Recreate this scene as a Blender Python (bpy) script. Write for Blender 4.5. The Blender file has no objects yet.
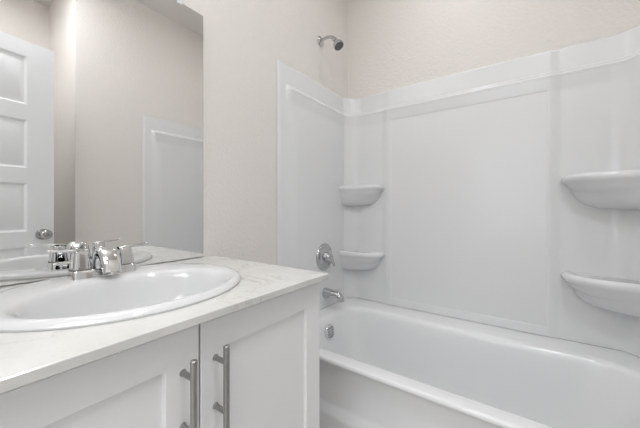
import bpy, bmesh, math
from mathutils import Vector, Matrix
PI = math.pi
S = bpy.context.scene
COL = S.collection

# ---------------------------------------------------------------- camera, light, exposure
YAW = math.radians(35.54)
cam = bpy.data.cameras.new('camera')
cam_o = bpy.data.objects.new('camera', cam); COL.objects.link(cam_o)
cam_o.location = (1.04, 0.0, 1.05)
cam_o.rotation_euler = (PI/2, 0, YAW)
cam.sensor_width = 36.0
cam.lens = 290.32/640*36.0
cam.shift_y = -5.25/640
cam.clip_start = 0.02
S.camera = cam_o

S.view_settings.view_transform = 'Standard'
S.view_settings.look = 'None'
S.view_settings.gamma = 1.0
S.view_settings.use_curve_mapping = False
S.view_settings.exposure = -0.06

w = bpy.data.worlds.new('world'); S.world = w; w.use_nodes = True
w.node_tree.nodes['Background'].inputs[0].default_value = (0.86, 0.93, 1.0, 1)
w.node_tree.nodes['Background'].inputs[1].default_value = 0.8

def area(name, loc, rot, power, sx, sy, col=(1,1,1), shape='RECTANGLE'):
    l = bpy.data.lights.new(name, 'AREA'); l.energy = power; l.shape = shape
    l.size = sx
    if shape == 'RECTANGLE': l.size_y = sy
    l.color = col
    o = bpy.data.objects.new(name, l); COL.objects.link(o)
    o.location = loc; o.rotation_euler = rot
    return o
LC_ = (0.935, 0.972, 1.0)
area('ceiling_lamp_light', (0.75, 1.36, 2.66), (0, 0, 0), 2.1, 0.12, 0, LC_, 'DISK')
area('room_lamp_light', (1.22, 0.25, 2.66), (0, 0, 0), 10.0, 0.26, 0, LC_, 'DISK')
area('niche_fill_light', (1.80, 0.05, 2.66), (0, 0, 0), 2.2, 0.26, 0, LC_, 'DISK')  # added fill that brightens the niche
area('vanity_lamp_light', (0.21, 0.30, 2.20), (0, math.radians(28), 0), 0.6, 0.14, 0.5, LC_)
area('vanity_uplight_fill', (0.13, 0.30, 2.385), (PI, 0, 0), 6.7, 0.12, 0.5, LC_)  # upward fill added for soft, even ceiling bounce
area('hall_fill_light', (1.0, -1.35, 2.65), (0, 0, 0), 37.0, 1.4, 1.4, LC_)  # unseen fill added in the hall, flattens the light through the doorway
area('hall_rear_fill_light', (1.05, -2.45, 1.45), (PI/2, 0, 0), 9.0, 1.6, 1.6, (0.95, 0.98, 1.0))  # soft fill added behind the camera, set in a made-up window

# ---------------------------------------------------------------- materials
def mat(name, col, rough=0.5, metal=0.0, spec=0.5, coat=0.0, bump=None, noise=None, emit=0):
    m = bpy.data.materials.new(name); m.use_nodes = True
    nt = m.node_tree; b = nt.nodes['Principled BSDF']
    b.inputs['Base Color'].default_value = (*col, 1)
    b.inputs['Roughness'].default_value = rough
    b.inputs['Metallic'].default_value = metal
    b.inputs['Specular IOR Level'].default_value = spec
    b.inputs['Coat Weight'].default_value = coat
    b.inputs['Coat Roughness'].default_value = 0.06
    if emit:
        b.inputs['Emission Color'].default_value = (*col, 1)
        b.inputs['Emission Strength'].default_value = emit
    tc = nt.nodes.new('ShaderNodeTexCoord')
    if bump:
        scale, strength, dist = bump
        n = nt.nodes.new('ShaderNodeTexNoise'); n.inputs['Scale'].default_value = scale
        n.inputs['Detail'].default_value = 3.0
        bp = nt.nodes.new('ShaderNodeBump'); bp.inputs['Strength'].default_value = strength
        bp.inputs['Distance'].default_value = dist
        nt.links.new(tc.outputs['Object'], n.inputs['Vector'])
        nt.links.new(n.outputs['Fac'], bp.inputs['Height'])
        nt.links.new(bp.outputs['Normal'], b.inputs['Normal'])
    if noise:
        scale, col2 = noise
        n2 = nt.nodes.new('ShaderNodeTexNoise'); n2.inputs['Scale'].default_value = scale
        r = nt.nodes.new('ShaderNodeMix'); r.data_type = 'RGBA'
        r.inputs[6].default_value = (*col, 1); r.inputs[7].default_value = (*col2, 1)
        nt.links.new(tc.outputs['Object'], n2.inputs['Vector'])
        nt.links.new(n2.outputs['Fac'], r.inputs[0])
        nt.links.new(r.outputs[2], b.inputs['Base Color'])
    return m
M = {}
M['wall'] = mat('beige_wall_paint', (0.80, 0.76, 0.725), 0.75, spec=0.25, bump=(80, 0.45, 0.008))
M['ceiling'] = mat('ceiling_paint', (0.80, 0.77, 0.74), 0.8, spec=0.2, bump=(110, 0.3, 0.003))
M['acrylic'] = mat('white_acrylic', (0.79, 0.793, 0.798), 0.18, spec=0.5, coat=0.25, bump=(3.2, 0.05, 0.01))
M['tub'] = mat('white_enamel', (0.85, 0.855, 0.86), 0.14, spec=0.5, coat=0.3)
M['porcelain'] = mat('porcelain', (0.72, 0.724, 0.73), 0.08, spec=0.5, coat=0.4)
M['cabinet'] = mat('white_cabinet_paint', (0.89, 0.89, 0.897), 0.38, spec=0.4)
M['door'] = mat('white_door_paint', (0.82, 0.835, 0.85), 0.35, spec=0.4)
M['trim'] = mat('white_trim_paint', (0.70, 0.70, 0.70), 0.4)
M['chrome'] = mat('polished_chrome', (0.74, 0.745, 0.75), 0.05, metal=1.0)
M['knob'] = mat('dark_chrome', (0.42, 0.42, 0.425), 0.08, metal=1.0)
M['chrome_dim'] = mat('darkened_chrome', (0.54, 0.545, 0.55), 0.09, metal=1.0)  # chrome toned down to stand in for dark reflections
M['nickel'] = mat('brushed_nickel', (0.40, 0.395, 0.39), 0.30, metal=1.0, noise=(160, (0.34, 0.335, 0.33)))
M['dark'] = mat('dark_rubber', (0.10, 0.10, 0.105), 0.5)
M['grey'] = mat('grey_nozzle_plastic', (0.16, 0.16, 0.165), 0.45)
M['mirror'] = mat('mirror_silver', (0.90, 0.905, 0.90), 0.0, metal=1.0)
M['glass_edge'] = mat('mirror_glass_edge', (0.42, 0.45, 0.44), 0.2)
M['clip'] = mat('clear_plastic_clip', (0.85, 0.86, 0.86), 0.1)
M['lamp'] = mat('lit_lamp_diffuser', (1.0, 0.97, 0.93), 0.5, emit=1.5)
M['hall'] = mat('hall_wall_paint', (0.80, 0.77, 0.74), 0.8)
M['caulk'] = mat('grey_caulk', (0.36, 0.36, 0.36), 0.6)

def quartz():
    m = bpy.data.materials.new('cream_quartz'); m.use_nodes = True
    nt = m.node_tree; b = nt.nodes['Principled BSDF']
    b.inputs['Roughness'].default_value = 0.16
    tc = nt.nodes.new('ShaderNodeTexCoord')
    def noise(scale, det, dist=0):
        n = nt.nodes.new('ShaderNodeTexNoise'); n.inputs['Scale'].default_value = scale
        n.inputs['Detail'].default_value = det; n.inputs['Distortion'].default_value = dist
        nt.links.new(tc.outputs['Object'], n.inputs['Vector']); return n
    def ramp(src, stops):
        r = nt.nodes.new('ShaderNodeValToRGB')
        e = r.color_ramp.elements
        while len(e) < len(stops): e.new(0.5)
        for k, (p, c) in enumerate(stops):
            e[k].position = p; e[k].color = (c[0], c[1], c[2], 1)
        nt.links.new(src.outputs['Fac'], r.inputs[0]); return r
    base = ramp(noise(9, 5), [(0.3, (0.68, 0.67, 0.645)), (0.7, (0.75, 0.74, 0.715))])
    vein = ramp(noise(7, 8, 1.4), [(0.475, (0, 0, 0)), (0.50, (1, 1, 1)), (0.525, (0, 0, 0))])
    gate = ramp(noise(5, 2), [(0.42, (0, 0, 0)), (0.58, (1, 1, 1))])
    speck = ramp(noise(150, 3), [(0.62, (0, 0, 0)), (0.70, (1, 1, 1))])
    mul = nt.nodes.new('ShaderNodeMath'); mul.operation = 'MULTIPLY'
    nt.links.new(vein.outputs[0], mul.inputs[0]); nt.links.new(gate.outputs[0], mul.inputs[1])
    mx = nt.nodes.new('ShaderNodeMath'); mx.operation = 'MULTIPLY_ADD'
    nt.links.new(speck.outputs[0], mx.inputs[0]); mx.inputs[1].default_value = 0.30
    nt.links.new(mul.outputs[0], mx.inputs[2])
    sc = nt.nodes.new('ShaderNodeMath'); sc.operation = 'MULTIPLY'; sc.inputs[1].default_value = 0.55
    nt.links.new(mx.outputs[0], sc.inputs[0])
    mix = nt.nodes.new('ShaderNodeMix'); mix.data_type = 'RGBA'
    nt.links.new(sc.outputs[0], mix.inputs[0]); nt.links.new(base.outputs[0], mix.inputs[6])
    mix.inputs[7].default_value = (0.43, 0.39, 0.34, 1)
    nt.links.new(mix.outputs[2], b.inputs['Base Color'])
    return m
M['quartz'] = quartz()

def planks():
    m = bpy.data.materials.new('grey_wood_planks'); m.use_nodes = True
    nt = m.node_tree; b = nt.nodes['Principled BSDF']; b.inputs['Roughness'].default_value = 0.4
    tc = nt.nodes.new('ShaderNodeTexCoord')
    br = nt.nodes.new('ShaderNodeTexBrick')
    br.inputs['Scale'].default_value = 1.0; br.inputs['Brick Width'].default_value = 1.2
    br.inputs['Row Height'].default_value = 0.18; br.inputs['Mortar Size'].default_value = 0.003
    br.inputs['Color1'].default_value = (0.58, 0.54, 0.50, 1); br.inputs['Color2'].default_value = (0.66, 0.62, 0.58, 1)
    br.inputs['Mortar'].default_value = (0.25, 0.22, 0.2, 1)
    nt.links.new(tc.outputs['Object'], br.inputs['Vector'])
    nt.links.new(br.outputs['Color'], b.inputs['Base Color'])
    return m
M['floor'] = planks()

# ---------------------------------------------------------------- mesh helpers
def box(bm, x0, x1, y0, y1, z0, z1, bev=0.0, seg=2):
    r = bmesh.ops.create_cube(bm, size=1.0)
    vs = r['verts']
    for v in vs:
        v.co = Vector((x0 if v.co.x < 0 else x1, y0 if v.co.y < 0 else y1, z0 if v.co.z < 0 else z1))
    if bev > 0:
        es = list({e for v in vs for e in v.link_edges})
        bmesh.ops.bevel(bm, geom=es, offset=bev, segments=seg, profile=0.5, affect='EDGES')
    return vs
def loft(bm, rings, closed=True, cap0=False, cap1=False):
    R = [[bm.verts.new(p) for p in ring] for ring in rings]
    n = len(R[0])
    for a, b in zip(R, R[1:]):
        for i in range(n if closed else n-1):
            j = (i+1) % n
            bm.faces.new((a[i], a[j], b[j], b[i]))
    if cap0: bm.faces.new(list(reversed(R[0])))
    if cap1: bm.faces.new(R[-1])
    return R
def lathe(bm, prof, origin=(0,0,0), axis=(0,0,1), n=32, cap0=True, cap1=True):
    q = Vector((0,0,1)).rotation_difference(Vector(axis).normalized())
    rings = [[Vector(origin) + q @ Vector((r*math.cos(2*PI*i/n), r*math.sin(2*PI*i/n), h)) for i in range(n)] for r, h in prof]
    loft(bm, rings, True, cap0, cap1)
def tube(bm, pts, rad, n=16, flat=None, side=Vector((0,1,0))):
    """swept section along pts; rad per point (a, b) half sizes; flat = superellipse power"""
    rings = []
    P = [Vector(p) for p in pts]
    for k, p in enumerate(P):
        t = (P[min(k+1, len(P)-1)] - P[max(k-1, 0)]).normalized()
        s = (side - t*side.dot(t)).normalized(); u = t.cross(s)
        a, b = rad[k] if isinstance(rad[k], tuple) else (rad[k], rad[k])
        ring = []
        for i in range(n):
            c, d = math.cos(2*PI*(i+.5)/n), math.sin(2*PI*(i+.5)/n)
            if flat:
                c = math.copysign(abs(c)**flat, c); d = math.copysign(abs(d)**flat, d)
            ring.append(p + s*a*c + u*b*d)
        rings.append(ring)
    loft(bm, rings, True, True, True)
def bez(pts, n):
    out = []
    P = [Vector(p) for p in pts]
    for i in range(n+1):
        t = i/n; Q = P[:]
        while len(Q) > 1: Q = [a.lerp(b, t) for a, b in zip(Q, Q[1:])]
        out.append(Q[0])
    return out
def obj(name, bm, m, parent=None, smooth=35, kind=None):
    bmesh.ops.recalc_face_normals(bm, faces=bm.faces)
    me = bpy.data.meshes.new(name); bm.to_mesh(me); bm.free()
    me.materials.append(m)
    if smooth:
        me.shade_smooth(); me.set_sharp_from_angle(angle=math.radians(smooth))
    o = bpy.data.objects.new(name, me); COL.objects.link(o)
    if parent:
        o.parent = parent
        off = Vector((0,0,0)); p = parent
        while p: off += p.location; p = p.parent
        me.transform(Matrix.Translation(-off))      # meshes are written in room coordinates
    if kind: o['kind'] = kind
    return o
def tag(o, label, cat, group=None):
    o['label'] = label; o['category'] = cat
    if group: o['group'] = group
    return o
def thing(name, label, cat, loc, group=None):
    o = bpy.data.objects.new(name, None); COL.objects.link(o); o.location = loc
    o.empty_display_size = 0.1
    return tag(o, label, cat, group)
def struct(name, bm, m, parent=None, smooth=None):
    return obj(name, bm, m, parent, smooth, 'structure')
N = bmesh.new

# ---------------------------------------------------------------- room shell
CEIL = 2.705; YB = 1.794; XR = 1.5095; XN = 2.1685; YN = 0.649; YF = -0.265
DX0, DX1 = 0.48, 1.262          # doorway in the front wall
b = N(); box(b, -0.12, 2.6, -2.6, YB+0.12, -0.1, 0.0); struct('floor', b, M['floor'])
b = N(); box(b, -0.12, 2.6, -2.6, YB+0.12, CEIL, CEIL+0.1); struct('ceiling', b, M['ceiling'])
b = N(); box(b, -0.12, 0.0, YF, YB+0.12, 0, CEIL); struct('wall_left', b, M['wall'])
b = N(); box(b, 0.0, XR, YB, YB+0.12, 0, CEIL); struct('wall_back', b, M['wall'])
b = N(); box(b, XR, XN+0.12, YN, YB+0.12, 0, CEIL); struct('wall_right', b, M['wall'])
b = N(); box(b, XN, XN+0.12, YF, YN, 0, CEIL); struct('wall_niche', b, M['wall'])
b = N()
box(b, -0.12, DX0, YF-0.12, YF, 0, CEIL); box(b, DX1, XN+0.12, YF-0.12, YF, 0, CEIL)
box(b, DX0, DX1, YF-0.12, YF, 2.06, CEIL); struct('wall_front', b, M['wall'])
# room behind the doorway
b = N(); box(b, -0.12, 0.0, -2.6, YF-0.12, 0, CEIL); struct('wall_hall_left', b, M['hall'])
b = N(); box(b, 2.48, 2.6, -2.6, YF-0.12, 0, CEIL); struct('wall_hall_right', b, M['hall'])
b = N()
box(b, 0, 0.2, -2.6, -2.48, 0, CEIL); box(b, 1.9, 2.48, -2.6, -2.48, 0, CEIL)
box(b, 0.2, 1.9, -2.6, -2.48, 0, 0.6); box(b, 0.2, 1.9, -2.6, -2.48, 2.3, CEIL); struct('wall_hall_back', b, M['hall'])
b = N()
box(b, 0.2, 1.9, -2.56, -2.50, 0.6, 0.66); box(b, 0.2, 1.9, -2.56, -2.50, 2.24, 2.3)
box(b, 0.2, 0.26, -2.56, -2.50, 0.66, 2.24); box(b, 1.84, 1.9, -2.56, -2.50, 0.66, 2.24)
box(b, 1.03, 1.07, -2.55, -2.51, 0.66, 2.24)
struct('added_window_1', b, M['trim'])  # unseen window frame, made up to go around the rear fill light
# door casing, both sides of the opening
b = N()
for (x0, x1) in ((DX0-0.06, DX0), ):
    box(b, x0, x1, YF, YF+0.016, 0, 2.12, 0.004)
box(b, DX0, DX1, YF, YF+0.016, 2.06, 2.12, 0.004)
struct('trim_1', b, M['trim'], smooth=30)
b = N(); box(b, XR, XN, YN-0.013, YN, 0, 0.10, 0.004); struct('baseboard_right', b, M['trim'], smooth=30)
b = N(); box(b, XN-0.013, XN, YF, YN-0.013, 0, 0.10, 0.004); struct('baseboard_niche', b, M['trim'], smooth=30)
b = N(); box(b, 0, 0.013, 0.712, 0.985, 0, 0.10, 0.004); struct('baseboard_left', b, M['trim'], smooth=30)

# ---------------------------------------------------------------- door leaf standing open in the niche
door_o = bpy.data.objects.new('door_1', None); COL.objects.link(door_o); door_o['kind'] = 'structure'
door_o.empty_display_size = 0.1
edge = Vector((1.376, 0.509)); back = Vector((1.339, 0.279))
dd = (edge - back).normalized(); DW = 0.762
hinge = edge - dd*DW
door_o.location = (hinge.x, hinge.y, 0)
door_o.rotation_euler = (0, 0, math.atan2(dd.y, dd.x))     # local +x along the leaf, local +y faces the mirror
TH = 0.035
def leaf():
    bm = N()
    zs = [0.012]; st = 0.124
    pitch = 0.3905; z = 0.012 + 0.125
    # stiles
    box(bm, 0, st, -TH, 0, 0.012, 2.03); box(bm, DW-st, DW, -TH, 0, 0.012, 2.03)
    bot = 0.012
    H = 2.03-0.012
    ph = 0.281; rail = 0.090
    z = 0.012
    for k in range(5):
        h_ = rail if k else H - 5*ph - 5*rail
        box(bm, st, DW-st, -TH, 0, z, z+h_)
        z += h_
        # sunk moulded panel: slope in, then a raised field
        for (yf, sgn) in ((0.0, -1), (-TH, 1)):
            def rect(ins, dep):
                y = yf + sgn*dep
                return [Vector((st+ins, y, z+ins)), Vector((DW-st-ins, y, z+ins)), Vector((DW-st-ins, y, z+ph-ins)), Vector((st+ins, y, z+ph-ins))]
            loft(bm, [rect(0, 0), rect(0.012, 0.008), rect(0.02, 0.008), rect(0.034, 0.003)], True, False, True)
        z += ph
    box(bm, st, DW-st, -TH, 0, z, 2.03)
    return bm
bm = leaf()
o = obj('door_panel', bm, M['door'], None, 20); o.parent = door_o
def knob_local(sgn):
    bm = N()
    y0 = 0.0 if sgn > 0 else -TH
    prof = [(0.033, 0), (0.033, 0.006), (0.026, 0.010), (0.013, 0.012), (0.012, 0.028), (0.018, 0.034), (0.026, 0.042), (0.0285, 0.052), (0.026, 0.061), (0.018, 0.067), (0.006, 0.0695)]
    lathe(bm, prof, (DW-0.055, y0, 0.896), (0, sgn, 0), 32)
    return bm
for sgn in (1, -1):
    o = obj('door_knob', knob_local(sgn), M['knob'], None, 40); o.parent = door_o; o['label'] = 'round chrome door knob'
b = N(); box(b, DW, DW+0.0015, -0.030, -0.006, 0.867, 0.925)
lathe(b, [(0.008, 0.0), (0.008, 0.007), (0.004, 0.009)], (DW+0.001, -0.018, 0.896), (1, 0, 0), 12)
o = obj('latch_plate', b, M['nickel'], None, 30); o.parent = door_o
for zc in (0.25, 1.0, 1.78):
    b = N(); lathe(b, [(0.006, 0), (0.006, 0.09)], (-0.004, 0.003, zc), (0, 0, 1), 12)
    o = obj('hinge', b, M['nickel'], None, 30); o.parent = door_o

# ---------------------------------------------------------------- bathtub
def rrect(x0, x1, y0, y1, r, z, ns=14, nc=8):
    """rounded rectangle, counter-clockwise, same count whatever r"""
    if not isinstance(r, tuple): r = (r, r, r, r)
    cs = [(x1-r[0], y0+r[0], -PI/2, r[0]), (x1-r[1], y1-r[1], 0, r[1]), (x0+r[2], y1-r[2], PI/2, r[2]), (x0+r[3], y0+r[3], PI, r[3])]
    arcs = [[Vector((cx+rr*math.cos(a0+PI/2*i/nc), cy+rr*math.sin(a0+PI/2*i/nc), z)) for i in range(nc+1)] for cx, cy, a0, rr in cs]
    out = []
    for k in range(4):
        out += arcs[k]
        a, c = arcs[k][-1], arcs[(k+1) % 4][0]
        out += [a.lerp(c, i/ns) for i in range(1, ns)]
    return out
TX0, TX1, TY0, TY1 = 0.003, XR-0.003, 0.989, YB-0.003
TZ = 0.434; RS = TZ-0.453
tub = thing('bathtub', 'white alcove bathtub with smooth apron below the shower surround', 'bathtub', ((TX0+TX1)/2, (TY0+TY1)/2, 0))
bm = N()
R = []
def out_ring(dy, z, e=0.0015):
    return rrect(TX0, TX1, TY0+dy, TY1, e, z)
R += [out_ring(0.010, 0.0), out_ring(0.010, 0.185), out_ring(0.014, 0.205), out_ring(0.028, 0.225), out_ring(0.031, 0.24), out_ring(0.025, TZ-0.045), out_ring(0.019, TZ-0.025), out_ring(0.005, TZ-0.020), out_ring(0.001, TZ-0.017), out_ring(0.0, TZ-0.012), out_ring(0.001, TZ-0.005), out_ring(0.005, TZ-0.001), out_ring(0.013, TZ)]
ix0, ix1, iy0, iy1 = 0.100, 1.415, 1.052, 1.640
def in_ring(d, z, r, l=0.0, rr=0.0, f=0.0, bk=0.0):
    return rrect(ix0+d+l, ix1-d-rr, iy0+d*0.6+f, iy1-d-bk, r, z)
def q4(a, b_): return (a, a, b_, b_)
R += [in_ring(-0.012, TZ, q4(0.17, 0.13)), in_ring(-0.002, TZ-0.0015, q4(0.165, 0.125)), in_ring(0.008, TZ-0.007, q4(0.16, 0.12)), in_ring(0.015, TZ-0.017, q4(0.155, 0.115)), in_ring(0.020, TZ-0.032, q4(0.15, 0.11)),
      in_ring(0.024, TZ-0.07, q4(0.15, 0.11), 0.004, 0.02), in_ring(0.032, TZ-0.15, q4(0.15, 0.11), 0.012, 0.06), in_ring(0.042, 0.19, q4(0.15, 0.11), 0.024, 0.11),
      in_ring(0.052, 0.13, q4(0.14, 0.10), 0.035, 0.145), in_ring(0.068, 0.100, q4(0.13, 0.095), 0.045, 0.17), in_ring(0.096, 0.085, q4(0.11, 0.09), 0.05, 0.19), in_ring(0.146, 0.080, q4(0.08, 0.06), 0.05, 0.2), in_ring(0.23, 0.078, q4(0.05, 0.04), 0.05, 0.2)]
loft(bm, R, True, False, True)
obj('basin', bm, M['tub'], tub, 40)
# overflow plate with its holes, on the drain end wall of the basin
OV = Vector((0.1335, 1.360, 0.358)); OA = Vector((1, 0, 0.17)).normalized()
b = N(); lathe(b, [(0.041, -0.003), (0.042, 0.004), (0.039, 0.008), (0.034, 0.009), (0.012, 0.010), (0.002, 0.010)], OV, OA, 32)
ovp = obj('overflow_plate', b, M['chrome'], tub, 40); ovp['label'] = 'round perforated chrome overflow plate'
b = N()
q = Vector((0,0,1)).rotation_difference(OA)
for i in range(-3, 4):
    for j in range(-3, 4):
        px, py = (i + (0.5 if j % 2 else 0))*0.0085, j*0.0078
        if math.hypot(px, py) < 0.032:
            lathe(b, [(0.0026, 0), (0.0026, 0.0012)], OV + q @ Vector((px, py, 0.0095)), OA, 8)
obj('overflow_holes', b, M['dark'], ovp, 30)
b = N(); lathe(b, [(0.036, 0), (0.036, 0.004), (0.028, 0.006), (0.018, 0.003), (0.002, 0.003)], (0.42, 1.35, 0.0775), (0,0,1), 28)
obj('drain', b, M['chrome'], tub, 40)

# ---------------------------------------------------------------- shower surround (three moulded panels, four corner shelves)
SZ0, SZ1 = TZ+0.0025, 1.8137
def sstep(a, b_, v):
    t = max(0, min(1, (v-a)/(b_-a))); return t*t*(3-2*t)
CAR = 0.035; SY0 = 1.081                  # bevelled inner corners, softened at both edges
TAU = CAR*math.tan(PI/8)
CHL, CHR = 0.070, 0.122
CRL, CRR = CHL+TAU, CHR+TAU
DGL, DGR = CHL*math.sqrt(2)-2*TAU, CHR*math.sqrt(2)-2*TAU
LAL, LAR = YB-CRL-SY0, YB-CRR-SY0
LCL, LCR = 2*CAR*PI/4+DGL, 2*CAR*PI/4+DGR
LB = XR-CRL-CRR
def corner(s, CR, DG):
    """local corner run: starts at (0, -CR) heading +y on the x=0 line, ends at (CR, 0) heading +x"""
    l = CAR*PI/4; r2 = math.sqrt(0.5)
    if s < l:
        a = s/CAR; return CAR-CAR*math.cos(a), -CR+CAR*math.sin(a), math.cos(a), -math.sin(a)
    x0, y0 = CAR*(1-r2), -CR+CAR*r2
    if s < l+DG:
        t = s-l; return x0+t*r2, y0+t*r2, r2, -r2
    a = PI/4+(s-l-DG)/CAR
    return CR-CAR*math.cos(a), -CAR+CAR*math.sin(a), math.cos(a), -math.sin(a)
def path(s):
    """point on the wall line and inward normal"""
    if s < LAL: return Vector((0.0, SY0+s, 0)), Vector((1, 0, 0))
    s -= LAL
    if s < LCL:
        x, y, nx, ny = corner(s, CRL, DGL); return Vector((x, YB+y, 0)), Vector((nx, ny, 0))
    s -= LCL
    if s < LB: return Vector((CRL+s, YB, 0)), Vector((0, -1, 0))
    s -= LB
    if s < LCR:
        x, y, nx, ny = corner(LCR-s, CRR, DGR); return Vector((XR-x, YB+y, 0)), Vector((-nx, ny, 0))
    s -= LCR
    return Vector((XR, YB-CRR-s, 0)), Vector((-1, 0, 0))
STOT = LAL+LAR+LCL+LCR+LB
BACK0 = LAL+LCL - CRL          # s - BACK0 = x on the back wall
LIP = 1.697
def depth(s, z):
    e = min(s, STOT-s)                        # distance from the front edges
    # flat band on top and flat strip down the front edges; the field steps out below and inside them
    up = 1-sstep(LIP-0.014, LIP+0.014, z)
    wide = 0.03 + 0.06*(1-sstep(LIP-0.25, LIP, z))
    side_ = sstep(0.055, 0.055+wide, e)
    d = 0.006 + 0.010*min(up, side_)
    d += 0.011*sstep(LIP-0.10, LIP-0.012, z)*up*side_   # the field leans out to its rounded top edge
    d += 0.0025*math.exp(-((z-LIP+0.014)/0.009)**2)*side_               # soft bead along that edge
    x = s-BACK0
    if CRL < x < XR-CRR:
        d += 0.008*sstep(0.262, 0.312, x)*(1-sstep(1.124, 1.172, x))    # wide middle bay stands forward
        ins = min(x-0.328, 1.120-x, z-0.478, 1.620-z)                   # framed field, sunk a little
        d -= 0.0016*sstep(0.0, 0.005, ins)
    return d
def uniq(v, eps=1e-4):
    v = sorted(v); o_ = [v[0]]
    for a in v[1:]:
        if a-o_[-1] > eps: o_.append(a)
    return o_
def lin(a, b_, n): return [a+(b_-a)*i/n for i in range(n+1)]
ZS = uniq(lin(SZ0, SZ1-0.006, 24) + lin(0.477, 0.485, 6) + lin(1.613, 1.621, 6) + lin(LIP-0.034, LIP+0.015, 34) + [LIP+0.017, LIP+0.019, LIP+0.022, SZ1-0.010, SZ1-0.008, SZ1-0.007] + lin(LIP-0.26, LIP-0.01, 18), 0.0006)
def wallpt(p, nrm):
    """from the panel line straight back to just before the flat walls (fills the square corner behind the curve)"""
    k = 0.0
    for a, n_, lim in ((p.x, nrm.x, 0.002), (p.x, nrm.x, XR-0.002), (p.y, nrm.y, YB-0.002)):
        if abs(n_) > 1e-6:
            t = (a-lim)/n_
            if t > -0.0021: k = t if k == 0.0 else min(k, t)
    return Vector((p.x, p.y, 0)) - nrm*k
def panel(name, s0, s1):
    ss = lin(s0, s1, 30)
    if s0 == 0: ss += lin(0.053, 0.148, 20) + lin(LAL, LAL+LCL, 28)
    if s1 == STOT: ss += [STOT-v for v in lin(0.053, 0.148, 20)] + lin(STOT-LAR-LCR, STOT-LAR, 28)
    for a, c, n in ((0.260, 0.314, 10), (0.326, 0.335, 6), (1.113, 1.122, 6), (1.122, 1.174, 10)):
        ss += [BACK0+v for v in lin(a, c, n)]
    ss = uniq([s for s in ss if s0-1e-6 <= s <= s1+1e-6], 0.0006)
    cols = []
    for s in ss:
        p, nrm = path(s)
        c = [wallpt(p, nrm) + Vector((0, 0, SZ0))]
        for z in ZS: c.append(p + nrm*depth(s, z) + Vector((0, 0, z)))
        dt = depth(s, ZS[-1])
        c.append(p + nrm*(dt-0.0008) + Vector((0, 0, SZ1-0.0015)))
        c.append(p + nrm*(dt-0.003) + Vector((0, 0, SZ1)))
        c.append(wallpt(p, nrm) + Vector((0, 0, SZ1)))
        cols.append(c)
    def endcap(s, sgn):
        p, nrm = path(s); t = Vector((0, -1, 0))
        c = [Vector((p.x, p.y, SZ0)) + nrm*0.002 + t*0.004]
        for z in ZS: c.append(p + nrm*(depth(s, z)-0.003) + Vector((0, 0, z)) + t*0.003)
        dt = depth(s, ZS[-1])
        for dx, z in ((dt-0.003, SZ1-0.002), (dt-0.004, SZ1), (0.002, SZ1)):
            c.append(p + nrm*dx + Vector((0, 0, z)) + t*0.003)
        q_ = [Vector((p.x, p.y, v.z)) + nrm*0.002 + t*0.004 for v in c]
        return c, q_
    if s0 == 0:
        c, q_ = endcap(s0, 1); cols = [q_, c] + cols
    if s1 == STOT:
        c, q_ = endcap(s1, 1); cols = cols + [c, q_]
    bm = N(); loft(bm, cols, False)
    bmesh.ops.remove_doubles(bm, verts=bm.verts, dist=1e-5)
    return bm
sur = thing('shower_surround', 'white three-wall moulded shower surround with corner shelves, above the bathtub', 'shower surround', (XR/2, YB-0.01, SZ0))
sA = LAL+LCL*0.5; sB = STOT-LAR-LCR*0.5
obj('end_panel', panel('end', 0, sA), M['acrylic'], sur, 60)
obj('back_panel', panel('back', sA, sB), M['acrylic'], sur, 60)
obj('end_panel', panel('end', sB, STOT), M['acrylic'], sur, 60)

def shelf(ztop, side):
    """corner shelf: rounded lip on a bowl that narrows to the walls"""
    bm = N()
    la, lb = (0.136, 0.285) if side < 0 else (0.185, 0.340)
    kd = 1.0 if side < 0 else 1.15
    n = 32
    def ring(sc, z, bow, sag=0.0):
        out = []
        for i in range(n+1):
            a = PI/2*i/n
            px = math.cos(a)**(1/bow)*lb*sc; py = math.sin(a)**(1/bow)*la*sc
            X, Y = px + 0.003, YB - 0.003 - py
            out.append(Vector((X if side < 0 else XR-X, Y, z - sag*math.sin(2*a)**0.8 if 0 < i < n else z)))
        out.append(Vector((0.003 if side < 0 else XR-0.003, YB-0.003, z)))
        return out
    z0 = ztop
    R = [ring(0.82, ztop-0.010, 2.0), ring(0.87, ztop-0.005, 2.0), ring(0.91, ztop-0.001, 2.0), ring(0.94, ztop, 2.0), ring(0.965, ztop-0.002, 2.0), ring(0.985, ztop-0.007, 2.0), ring(0.997, ztop-0.014, 2.0), ring(1.0, ztop-0.021, 1.95), ring(0.990, ztop-0.028, 1.85), ring(0.968, ztop-0.033, 1.75),
         ring(0.945, ztop-0.036, 1.6, 0.012), ring(0.925, ztop-0.040, 1.4, 0.022), ring(0.905, ztop-0.045, 1.15, 0.026), ring(0.89, ztop-0.054, 1.0, 0.025), ring(0.86, ztop-0.076, 0.9, 0.020), ring(0.81, ztop-0.100, 0.84, 0.012), ring(0.74, ztop-0.118, 0.80, 0.004), ring(0.66, ztop-0.128, 0.8), ring(0.56, ztop-0.134, 0.8), ring(0.42, ztop-0.136, 0.8)]
    for ring_ in R:
        for v in ring_: v.z = z0 + (v.z-z0)*(kd if v.z < z0-0.025 else 1.0)
    loft(bm, R, True, True, True)
    return bm
for side in (-1, 1):
    for zt in ((1.203, 0.768) if side < 0 else (1.202, 0.760)):
        o = obj('corner_shelf', shelf(zt, side), M['acrylic'], sur, 50)

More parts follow.
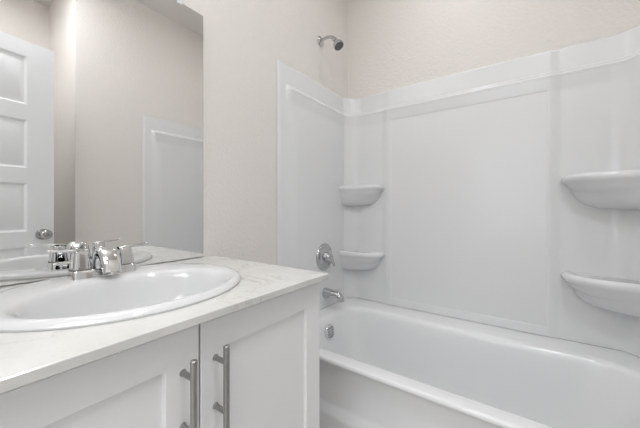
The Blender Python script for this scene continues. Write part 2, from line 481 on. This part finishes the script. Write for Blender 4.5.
# caulk bead between tub ledge and panels
b = N()
cols = []
for s in uniq(lin(0.0, STOT, 60) + lin(LAL, LAL+LCL, 16) + lin(STOT-LAR-LCR, STOT-LAR, 16)):
    p, nrm = path(s)
    d = 0.0135
    cols.append([p + nrm*0.004 + Vector((0,0,TZ+0.0002)), p + nrm*d + Vector((0,0,TZ+0.0002)), p + nrm*d + Vector((0,0,TZ+0.0026)), p + nrm*0.004 + Vector((0,0,TZ+0.0026))])
loft(b, cols, False)
obj('caulk_bead', b, M['caulk'], sur, 40)['label'] = 'thin grey caulk line'

# ---------------------------------------------------------------- shower fittings on the plumbing wall
PX = 0.019       # face of the end panel
sh = thing('showerhead', 'small chrome shower head on a bent arm high on the beige wall', 'shower head', (0, 1.456, 2.081))
Y0 = 1.456; Z0 = 2.081
b = N(); lathe(b, [(0.031, 0.0), (0.031, 0.003), (0.026, 0.008), (0.017, 0.012), (0.012, 0.013)], (0.0005, Y0, Z0), (1, 0, 0), 32); obj('wall_flange', b, M['chrome_dim'], sh, 40)
arm = bez([(0.006, Y0, Z0), (0.05, Y0, Z0+0.012), (0.082, Y0, Z0+0.012), (0.108, Y0, Z0-0.024)], 18)
b = N(); tube(b, arm, [0.0088]*len(arm), 16); obj('shower_arm', b, M['chrome_dim'], sh, 40)
ad = Vector((0.50, -0.05, -0.80)).normalized(); e = Vector(arm[-1])
b = N(); lathe(b, [(0.009, -0.006), (0.0135, -0.003), (0.0135, 0.010), (0.011, 0.012), (0.013, 0.018), (0.018, 0.024), (0.024, 0.034), (0.030, 0.046), (0.0310, 0.052), (0.0315, 0.058), (0.029, 0.061)], e, ad, 32)
hd = obj('spray_head', b, M['chrome_dim'], sh, 40)
b = N(); lathe(b, [(0.0275, 0.056), (0.0275, 0.0622), (0.020, 0.0637), (0.002, 0.064)], e, ad, 32)
q = Vector((0,0,1)).rotation_difference(ad)
for rr, k in ((0.008, 6), (0.016, 12), (0.024, 18)):
    for i in range(k):
        lathe(b, [(0.0012, 0), (0.001, 0.003)], e + q @ Vector((rr*math.cos(2*PI*i/k), rr*math.sin(2*PI*i/k), 0.0628)), ad, 6)
obj('nozzle_face', b, M['grey'], hd, 40)['label'] = 'dark grey nozzle face'

VY, VZ = 1.477, 0.752
vv = thing('shower_valve', 'round chrome shower valve with lever handle on the surround above the tub spout', 'shower valve', (PX, VY, VZ))
b = N(); lathe(b, [(0.083, -0.012), (0.083, 0.003), (0.080, 0.007), (0.070, 0.009), (0.060, 0.007), (0.050, 0.010), (0.034, 0.014), (0.030, 0.015)], (PX-0.003, VY, VZ), (1,0,0), 48); obj('escutcheon', b, M['chrome_dim'], vv, 40)
b = N(); lathe(b, [(0.031, 0.008), (0.030, 0.030), (0.027, 0.042), (0.022, 0.050), (0.012, 0.054), (0.002, 0.055)], (PX, VY, VZ), (1,0,0), 32)
hb = obj('valve_hub', b, M['chrome_dim'], vv, 40)
b = N()
ld = Vector((0, 0.62, -0.79)).normalized()
c0 = Vector((PX+0.040, VY, VZ))
pts = [c0, c0+ld*0.02+Vector((0.004,0,0)), c0+ld*0.045+Vector((0.006,0,0)), c0+ld*0.068+Vector((0.004,0,0)), c0+ld*0.074]
tube(b, pts, [(0.013, 0.010), (0.012, 0.010), (0.010, 0.008), (0.009, 0.006), (0.005, 0.003)], 14, 0.7, Vector((0, 1, 0.8)))
obj('lever_handle', b, M['chrome_dim'], vv, 40)

sp = thing('tub_spout', 'chrome tub spout with diverter knob over the drain end of the tub', 'spout', (PX, 1.485, 0.527))
SYp = 1.485
b = N()
b_pts = [(PX-0.010, SYp, 0.530), (PX+0.004, SYp, 0.530), (PX+0.05, SYp, 0.531), (PX+0.085, SYp, 0.529), (PX+0.106, SYp, 0.522), (PX+0.118, SYp, 0.509), (PX+0.120, SYp, 0.496)]
tube(b, b_pts, [(0.029, 0.029), (0.029, 0.029), (0.026, 0.025), (0.024, 0.021), (0.022, 0.018), (0.020, 0.015), (0.018, 0.013)], 20, 0.85)
obj('spout_body', b, M['chrome_dim'], sp, 45)
b = N(); lathe(b, [(0.004, 0), (0.004, 0.016), (0.008, 0.018), (0.0085, 0.025), (0.006, 0.028)], (PX+0.098, SYp, 0.540), (0.1, 0, 1), 16); obj('diverter_knob', b, M['chrome'], sp, 40)

# ---------------------------------------------------------------- vanity
VY0, VY1 = -0.074, 0.706
VC = 0.316; CT = 0.8601; CTH = 0.016
van = thing('vanity_cabinet', 'white shaker two-door vanity cabinet under the cream countertop', 'vanity cabinet', (0.26, VC, 0))
b = N()
FX = 0.5135; cz1 = CT-CTH
box(b, 0.004, FX, VY0, VY0+0.018, 0.0, cz1); box(b, 0.004, FX, VY1-0.018, VY1, 0.0, cz1, 0.0015)
box(b, 0.004, FX-0.06, VY0+0.018, VY1-0.018, 0.09, 0.108)
box(b, 0.004, 0.012, VY0+0.018, VY1-0.018, 0.108, cz1)
box(b, FX-0.075, FX-0.06, VY0+0.018, VY1-0.018, 0.0, 0.09)
box(b, FX-0.018, FX, VY0+0.018, VY1-0.018, cz1-0.04, cz1)
box(b, FX-0.018, FX, VY0+0.018, VY1-0.018, 0.09, 0.125)
box(b, FX-0.018, FX, VC-0.02, VC+0.02, 0.125, cz1-0.04)
obj('cabinet_body', b, M['cabinet'], van, 30)
def shaker(y0, y1, z0, z1):
    bm = N(); x0, x1 = FX+0.001, FX+0.021; w_ = 0.063
    def rect(i, x): return [Vector((x, y0+i, z0+i)), Vector((x, y1-i, z0+i)), Vector((x, y1-i, z1-i)), Vector((x, y0+i, z1-i))]
    loft(bm, [rect(0, x0), rect(0, x1-0.0015), rect(0.0015, x1), rect(w_-0.001, x1), rect(w_, x1-0.001), rect(w_+0.0015, x1-0.009)], True, True, True)
    return bm
DZ0, DZ1 = 0.112, cz1-0.012
doors = []
for (y0, y1, hs) in ((VY0+0.003, VC-0.0018, -1), (VC+0.0018, VY1, 1)):
    d = obj('cabinet_door', shaker(y0, y1, DZ0, DZ1), M['cabinet'], van, 20)
    hy = VC + hs*0.0335
    bm = N()
    lathe(bm, [(0.0045, 0), (0.006, 0.0015), (0.006, 0.1605), (0.0045, 0.162)], (FX+0.021+0.035, hy, 0.6255), (0,0,1), 24)
    for zc in (0.658, 0.754):
        lathe(bm, [(0.0068, 0), (0.0055, 0.003), (0.005, 0.006), (0.005, 0.034)], (FX+0.0205, hy, zc), (1,0,0), 16)
    obj('bar_handle', bm, M['nickel'], d, 40)['label'] = 'brushed nickel bar handle'

# countertop with an oval cut-out
SX, SYc, SA, SB = 0.267, 0.306, 0.237, 0.262
cx0, cx1, cy0, cy1 = 0.002, 0.5642, -0.082, 0.7095
hole_a, hole_b = SA-0.02, SB-0.02
hx = SX
angs = lin(-PI, PI, 96)[:-1]
for (px, py) in ((cx0, cy0), (cx1, cy0), (cx1, cy1), (cx0, cy1)):
    angs.append(math.atan2(py-SYc, px-hx))
angs = uniq(angs, 1e-4)
def outer(ins, z):
    r = []
    for a in angs:
        c, s_ = math.cos(a), math.sin(a)
        t = min(((cx1-ins-hx)/c if c > 1e-9 else 9), ((cx0+ins-hx)/c if c < -1e-9 else 9), ((cy1-ins-SYc)/s_ if s_ > 1e-9 else 9), ((cy0+ins-SYc)/s_ if s_ < -1e-9 else 9))
        r.append(Vector((hx+c*t, SYc+s_*t, z)))
    return r
def hole(z):
    r = []
    for a in angs:
        c, s_ = math.cos(a), math.sin(a); t = 1/math.sqrt((c/hole_a)**2+(s_/hole_b)**2)
        r.append(Vector((hx+c*t, SYc+s_*t, z)))
    return r
b = N()
rings = [hole(CT), outer(0.0015, CT), outer(0.0, CT-0.0015), outer(0.0, CT-CTH+0.001), outer(0.001, CT-CTH), hole(CT-CTH), hole(CT)]
loft(b, rings, True)
bmesh.ops.remove_doubles(b, verts=b.verts, dist=1e-6)
ct = obj('countertop', b, M['quartz'], None, 30); tag(ct, 'cream speckled quartz countertop on the white vanity cabinet', 'countertop')

# drop-in basin
sink = thing('sink', 'oval white porcelain drop-in sink set in the cream countertop', 'sink', (SX, SYc, CT))
def ell(cx, cy, a, b_, z, n=72):
    return [Vector((cx+a*math.cos(2*PI*i/n), cy+b_*math.sin(2*PI*i/n), z)) for i in range(n)]
RT = 0.014
bx, by = 0.318, SYc
b = N()
rings = [ell(SX, SYc, SA-0.022, SB-0.022, CT-0.03), ell(SX, SYc, SA-0.022, SB-0.022, CT-0.002), ell(SX, SYc, SA-0.001, SB-0.001, CT+0.0006), ell(SX, SYc, SA, SB, CT+0.004), ell(SX, SYc, SA-0.003, SB-0.003, CT+0.009), ell(SX, SYc, SA-0.009, SB-0.010, CT+0.013), ell(SX+0.002, SYc, SA-0.017, SB-0.020, CT+RT),
         ell(bx-0.003, by, 0.168, 0.220, CT+RT-0.001), ell(bx, by, 0.160, 0.210, CT+RT-0.004), ell(bx, by, 0.155, 0.203, CT+RT-0.010), ell(bx, by, 0.150, 0.196, CT-0.008), ell(bx, by, 0.143, 0.187, CT-0.03), ell(bx-0.002, by, 0.132, 0.172, CT-0.06), ell(bx-0.005, by, 0.115, 0.15, CT-0.09),
         ell(bx-0.01, by, 0.09, 0.115, CT-0.115), ell(bx-0.015, by, 0.06, 0.075, CT-0.130), ell(bx-0.02, by, 0.03, 0.035, CT-0.136)]
loft(b, rings, True, False, True)
obj('bowl', b, M['porcelain'], sink, 45)
b = N(); lathe(b, [(0.026, 0), (0.026, 0.003), (0.020, 0.005), (0.016, 0.002), (0.002, 0.002)], (bx-0.02, by, CT-0.1363), (0,0,1), 24); obj('drain', b, M['chrome'], sink, 40)

# faucet
FD = CT+RT-0.001; fx, fy = 0.104, 0.300
fa = thing('faucet', 'chrome two-handle centerset faucet on the rear rim of the oval sink', 'faucet', (fx, fy, FD))
def rr2(cx, cy, a, b_, r, z): return rrect(cx-a, cx+a, cy-b_, cy+b_, r, z, 4, 5)
b = N()
loft(b, [rr2(fx, fy, 0.029, 0.073, 0.010, FD), rr2(fx, fy, 0.0285, 0.0725, 0.010, FD+0.004), rr2(fx, fy, 0.026, 0.0725, 0.009, FD+0.014), rr2(fx, fy, 0.0245, 0.0715, 0.008, FD+0.019), rr2(fx, fy, 0.023, 0.0705, 0.007, FD+0.0205)], True, True, True)
obj('base_plate', b, M['chrome'], fa, 30)
for s_ in (-1, 1):
    hy = fy + s_*0.051
    b = N()
    loft(b, [rr2(fx, hy, 0.0212, 0.0202, 0.009, FD+0.0195), rr2(fx, hy, 0.0212, 0.0202, 0.009, FD+0.0228)], True, True, True)
    obj('seal_ring', b, M['dark'], fa, 30)['label'] = 'dark joint line'
    b = N()
    loft(b, [rr2(fx, hy, 0.0205, 0.0195, 0.009, FD+0.0220), rr2(fx, hy, 0.0200, 0.0190, 0.009, FD+0.030), rr2(fx, hy, 0.0175, 0.0165, 0.008, FD+0.052), rr2(fx, hy, 0.0160, 0.0150, 0.007, FD+0.064), rr2(fx, hy, 0.0145, 0.0135, 0.006, FD+0.0675)], True, True, True)
    hnd = obj('handle', b, M['chrome'], fa, 30)
    b = N()
    zt = FD+0.0660
    pts = [(fx-0.002, hy-s_*0.016, zt), (fx-0.001, hy, zt+0.003), (fx, hy+s_*0.02, zt+0.004), (fx, hy+s_*0.042, zt+0.006), (fx+0.001, hy+s_*0.060, zt+0.009), (fx+0.001, hy+s_*0.063, zt+0.0095)]
    tube(b, pts, [(0.012, 0.004), (0.0135, 0.0055), (0.0115, 0.0045), (0.008, 0.0028), (0.0065, 0.0022), (0.004, 0.0015)], 12, 0.6, Vector((1, 0, 0)))
    obj('lever', b, M['chrome'], hnd, 40)
b = N()
spn = bez([(fx-0.002, fy, FD+0.012), (fx-0.008, fy, FD+0.062), (fx+0.022, fy, FD+0.080), (fx+0.048, fy, FD+0.050), (fx+0.062, fy, FD+0.012)], 16)
n = len(spn)
tube(b, spn, [(0.0255-0.005*i/(n-1), 0.020-0.009*i/(n-1)) for i in range(n)], 20, 0.55)
spt = obj('spout', b, M['chrome'], fa, 40)
b = N(); e = Vector(spn[-1]); lathe(b, [(0.0085, -0.008), (0.0085, 0.004), (0.007, 0.005)], e+Vector((-0.002,0,-0.001)), (0.2, 0, -1), 20); obj('aerator', b, M['chrome'], spt, 40)
b = N(); lathe(b, [(0.0028, 0), (0.0028, 0.042), (0.0060, 0.045), (0.0065, 0.052), (0.004, 0.056)], (fx-0.021, fy, FD+0.018), (0,0,1), 16); obj('lift_rod', b, M['chrome'], fa, 40)

# ---------------------------------------------------------------- mirror
MY0, MY1, MZ0, MZ1 = -0.101, 0.660, CT+0.003, 1.806
mir = thing('wall_mirror', 'frameless rectangular wall mirror above the vanity sink', 'mirror', (0, (MY0+MY1)/2, MZ0))
b = N(); box(b, 0.0005, 0.0058, MY0, MY1, MZ0, MZ1); obj('glass_edge', b, M['glass_edge'], mir, None)['label'] = 'grey-green polished glass edge'
b = N(); box(b, 0.0055, 0.0065, MY0+0.001, MY1-0.001, MZ0+0.001, MZ1-0.001); obj('silvered_glass', b, M['mirror'], mir, None)
for yc in (0.00, 0.564):
    b = N(); box(b, 0.0005, 0.0105, yc-0.009, yc+0.009, MZ1+0.0005, MZ1+0.014, 0.002); box(b, 0.0067, 0.0105, yc-0.009, yc+0.009, MZ1-0.009, MZ1+0.006, 0.0015)
    obj('mirror_clip', b, M['clip'], mir, 30)['label'] = 'small clear plastic clip'

# ---------------------------------------------------------------- lamps (above the picture)
lamp = thing('ceiling_lamp', 'round flush ceiling lamp above the bathtub', 'ceiling lamp', (0.75, 1.36, CEIL))
b = N(); lathe(b, [(0.150, 0), (0.150, -0.02), (0.142, -0.026), (0.138, -0.026)], (0.75, 1.36, CEIL-0.0005), (0,0,1), 40); obj('lamp_rim', b, M['trim'], lamp, 40)
b = N(); lathe(b, [(0.136, -0.022), (0.134, -0.028), (0.10, -0.034), (0.01, -0.036)], (0.75, 1.36, CEIL), (0,0,1), 40); obj('lamp_diffuser', b, M['lamp'], lamp, 40)
lamp2 = thing('ceiling_lamp', 'round flush ceiling lamp near the doorway', 'ceiling lamp', (1.22, 0.25, CEIL))
b = N(); lathe(b, [(0.150, 0), (0.150, -0.02), (0.142, -0.026), (0.138, -0.026)], (1.22, 0.25, CEIL-0.0005), (0,0,1), 40); obj('lamp_rim', b, M['trim'], lamp2, 40)
b = N(); lathe(b, [(0.136, -0.022), (0.134, -0.028), (0.10, -0.034), (0.01, -0.036)], (1.22, 0.25, CEIL), (0,0,1), 40); obj('lamp_diffuser', b, M['lamp'], lamp2, 40)
niche_fill = thing('ceiling_lamp', 'added round flush fill lamp on the niche ceiling behind the open door', 'ceiling lamp', (1.80, 0.05, CEIL))  # fixture added to go with the niche fill
b = N(); lathe(b, [(0.150, 0), (0.150, -0.02), (0.142, -0.026), (0.138, -0.026)], (1.80, 0.05, CEIL-0.0005), (0,0,1), 40); obj('lamp_rim', b, M['trim'], niche_fill, 40)
b = N(); lathe(b, [(0.136, -0.022), (0.134, -0.028), (0.10, -0.034), (0.01, -0.036)], (1.80, 0.05, CEIL), (0,0,1), 40); obj('lamp_diffuser', b, M['lamp'], niche_fill, 40)
vl = thing('vanity_lamp', 'bar lamp with three glass shades above the wall mirror', 'wall lamp', (0, 0.30, 2.2))
b = N(); box(b, 0.0005, 0.025, 0.02, 0.58, 2.19, 2.25, 0.004); obj('back_bar', b, M['chrome'], vl, 30)
for yc in (0.10, 0.30, 0.50):
    b = N(); tube(b, bez([(0.02, yc, 2.22), (0.08, yc, 2.22), (0.10, yc, 2.24), (0.10, yc, 2.27)], 8), [0.007]*9, 10); obj('lamp_arm', b, M['chrome'], vl, 40)
    b = N(); lathe(b, [(0.02, 0.0), (0.045, 0.01), (0.055, 0.10), (0.05, 0.105)], (0.10, yc, 2.262), (0,0,1), 24); obj('lamp_shade', b, M['lamp'], vl, 40)
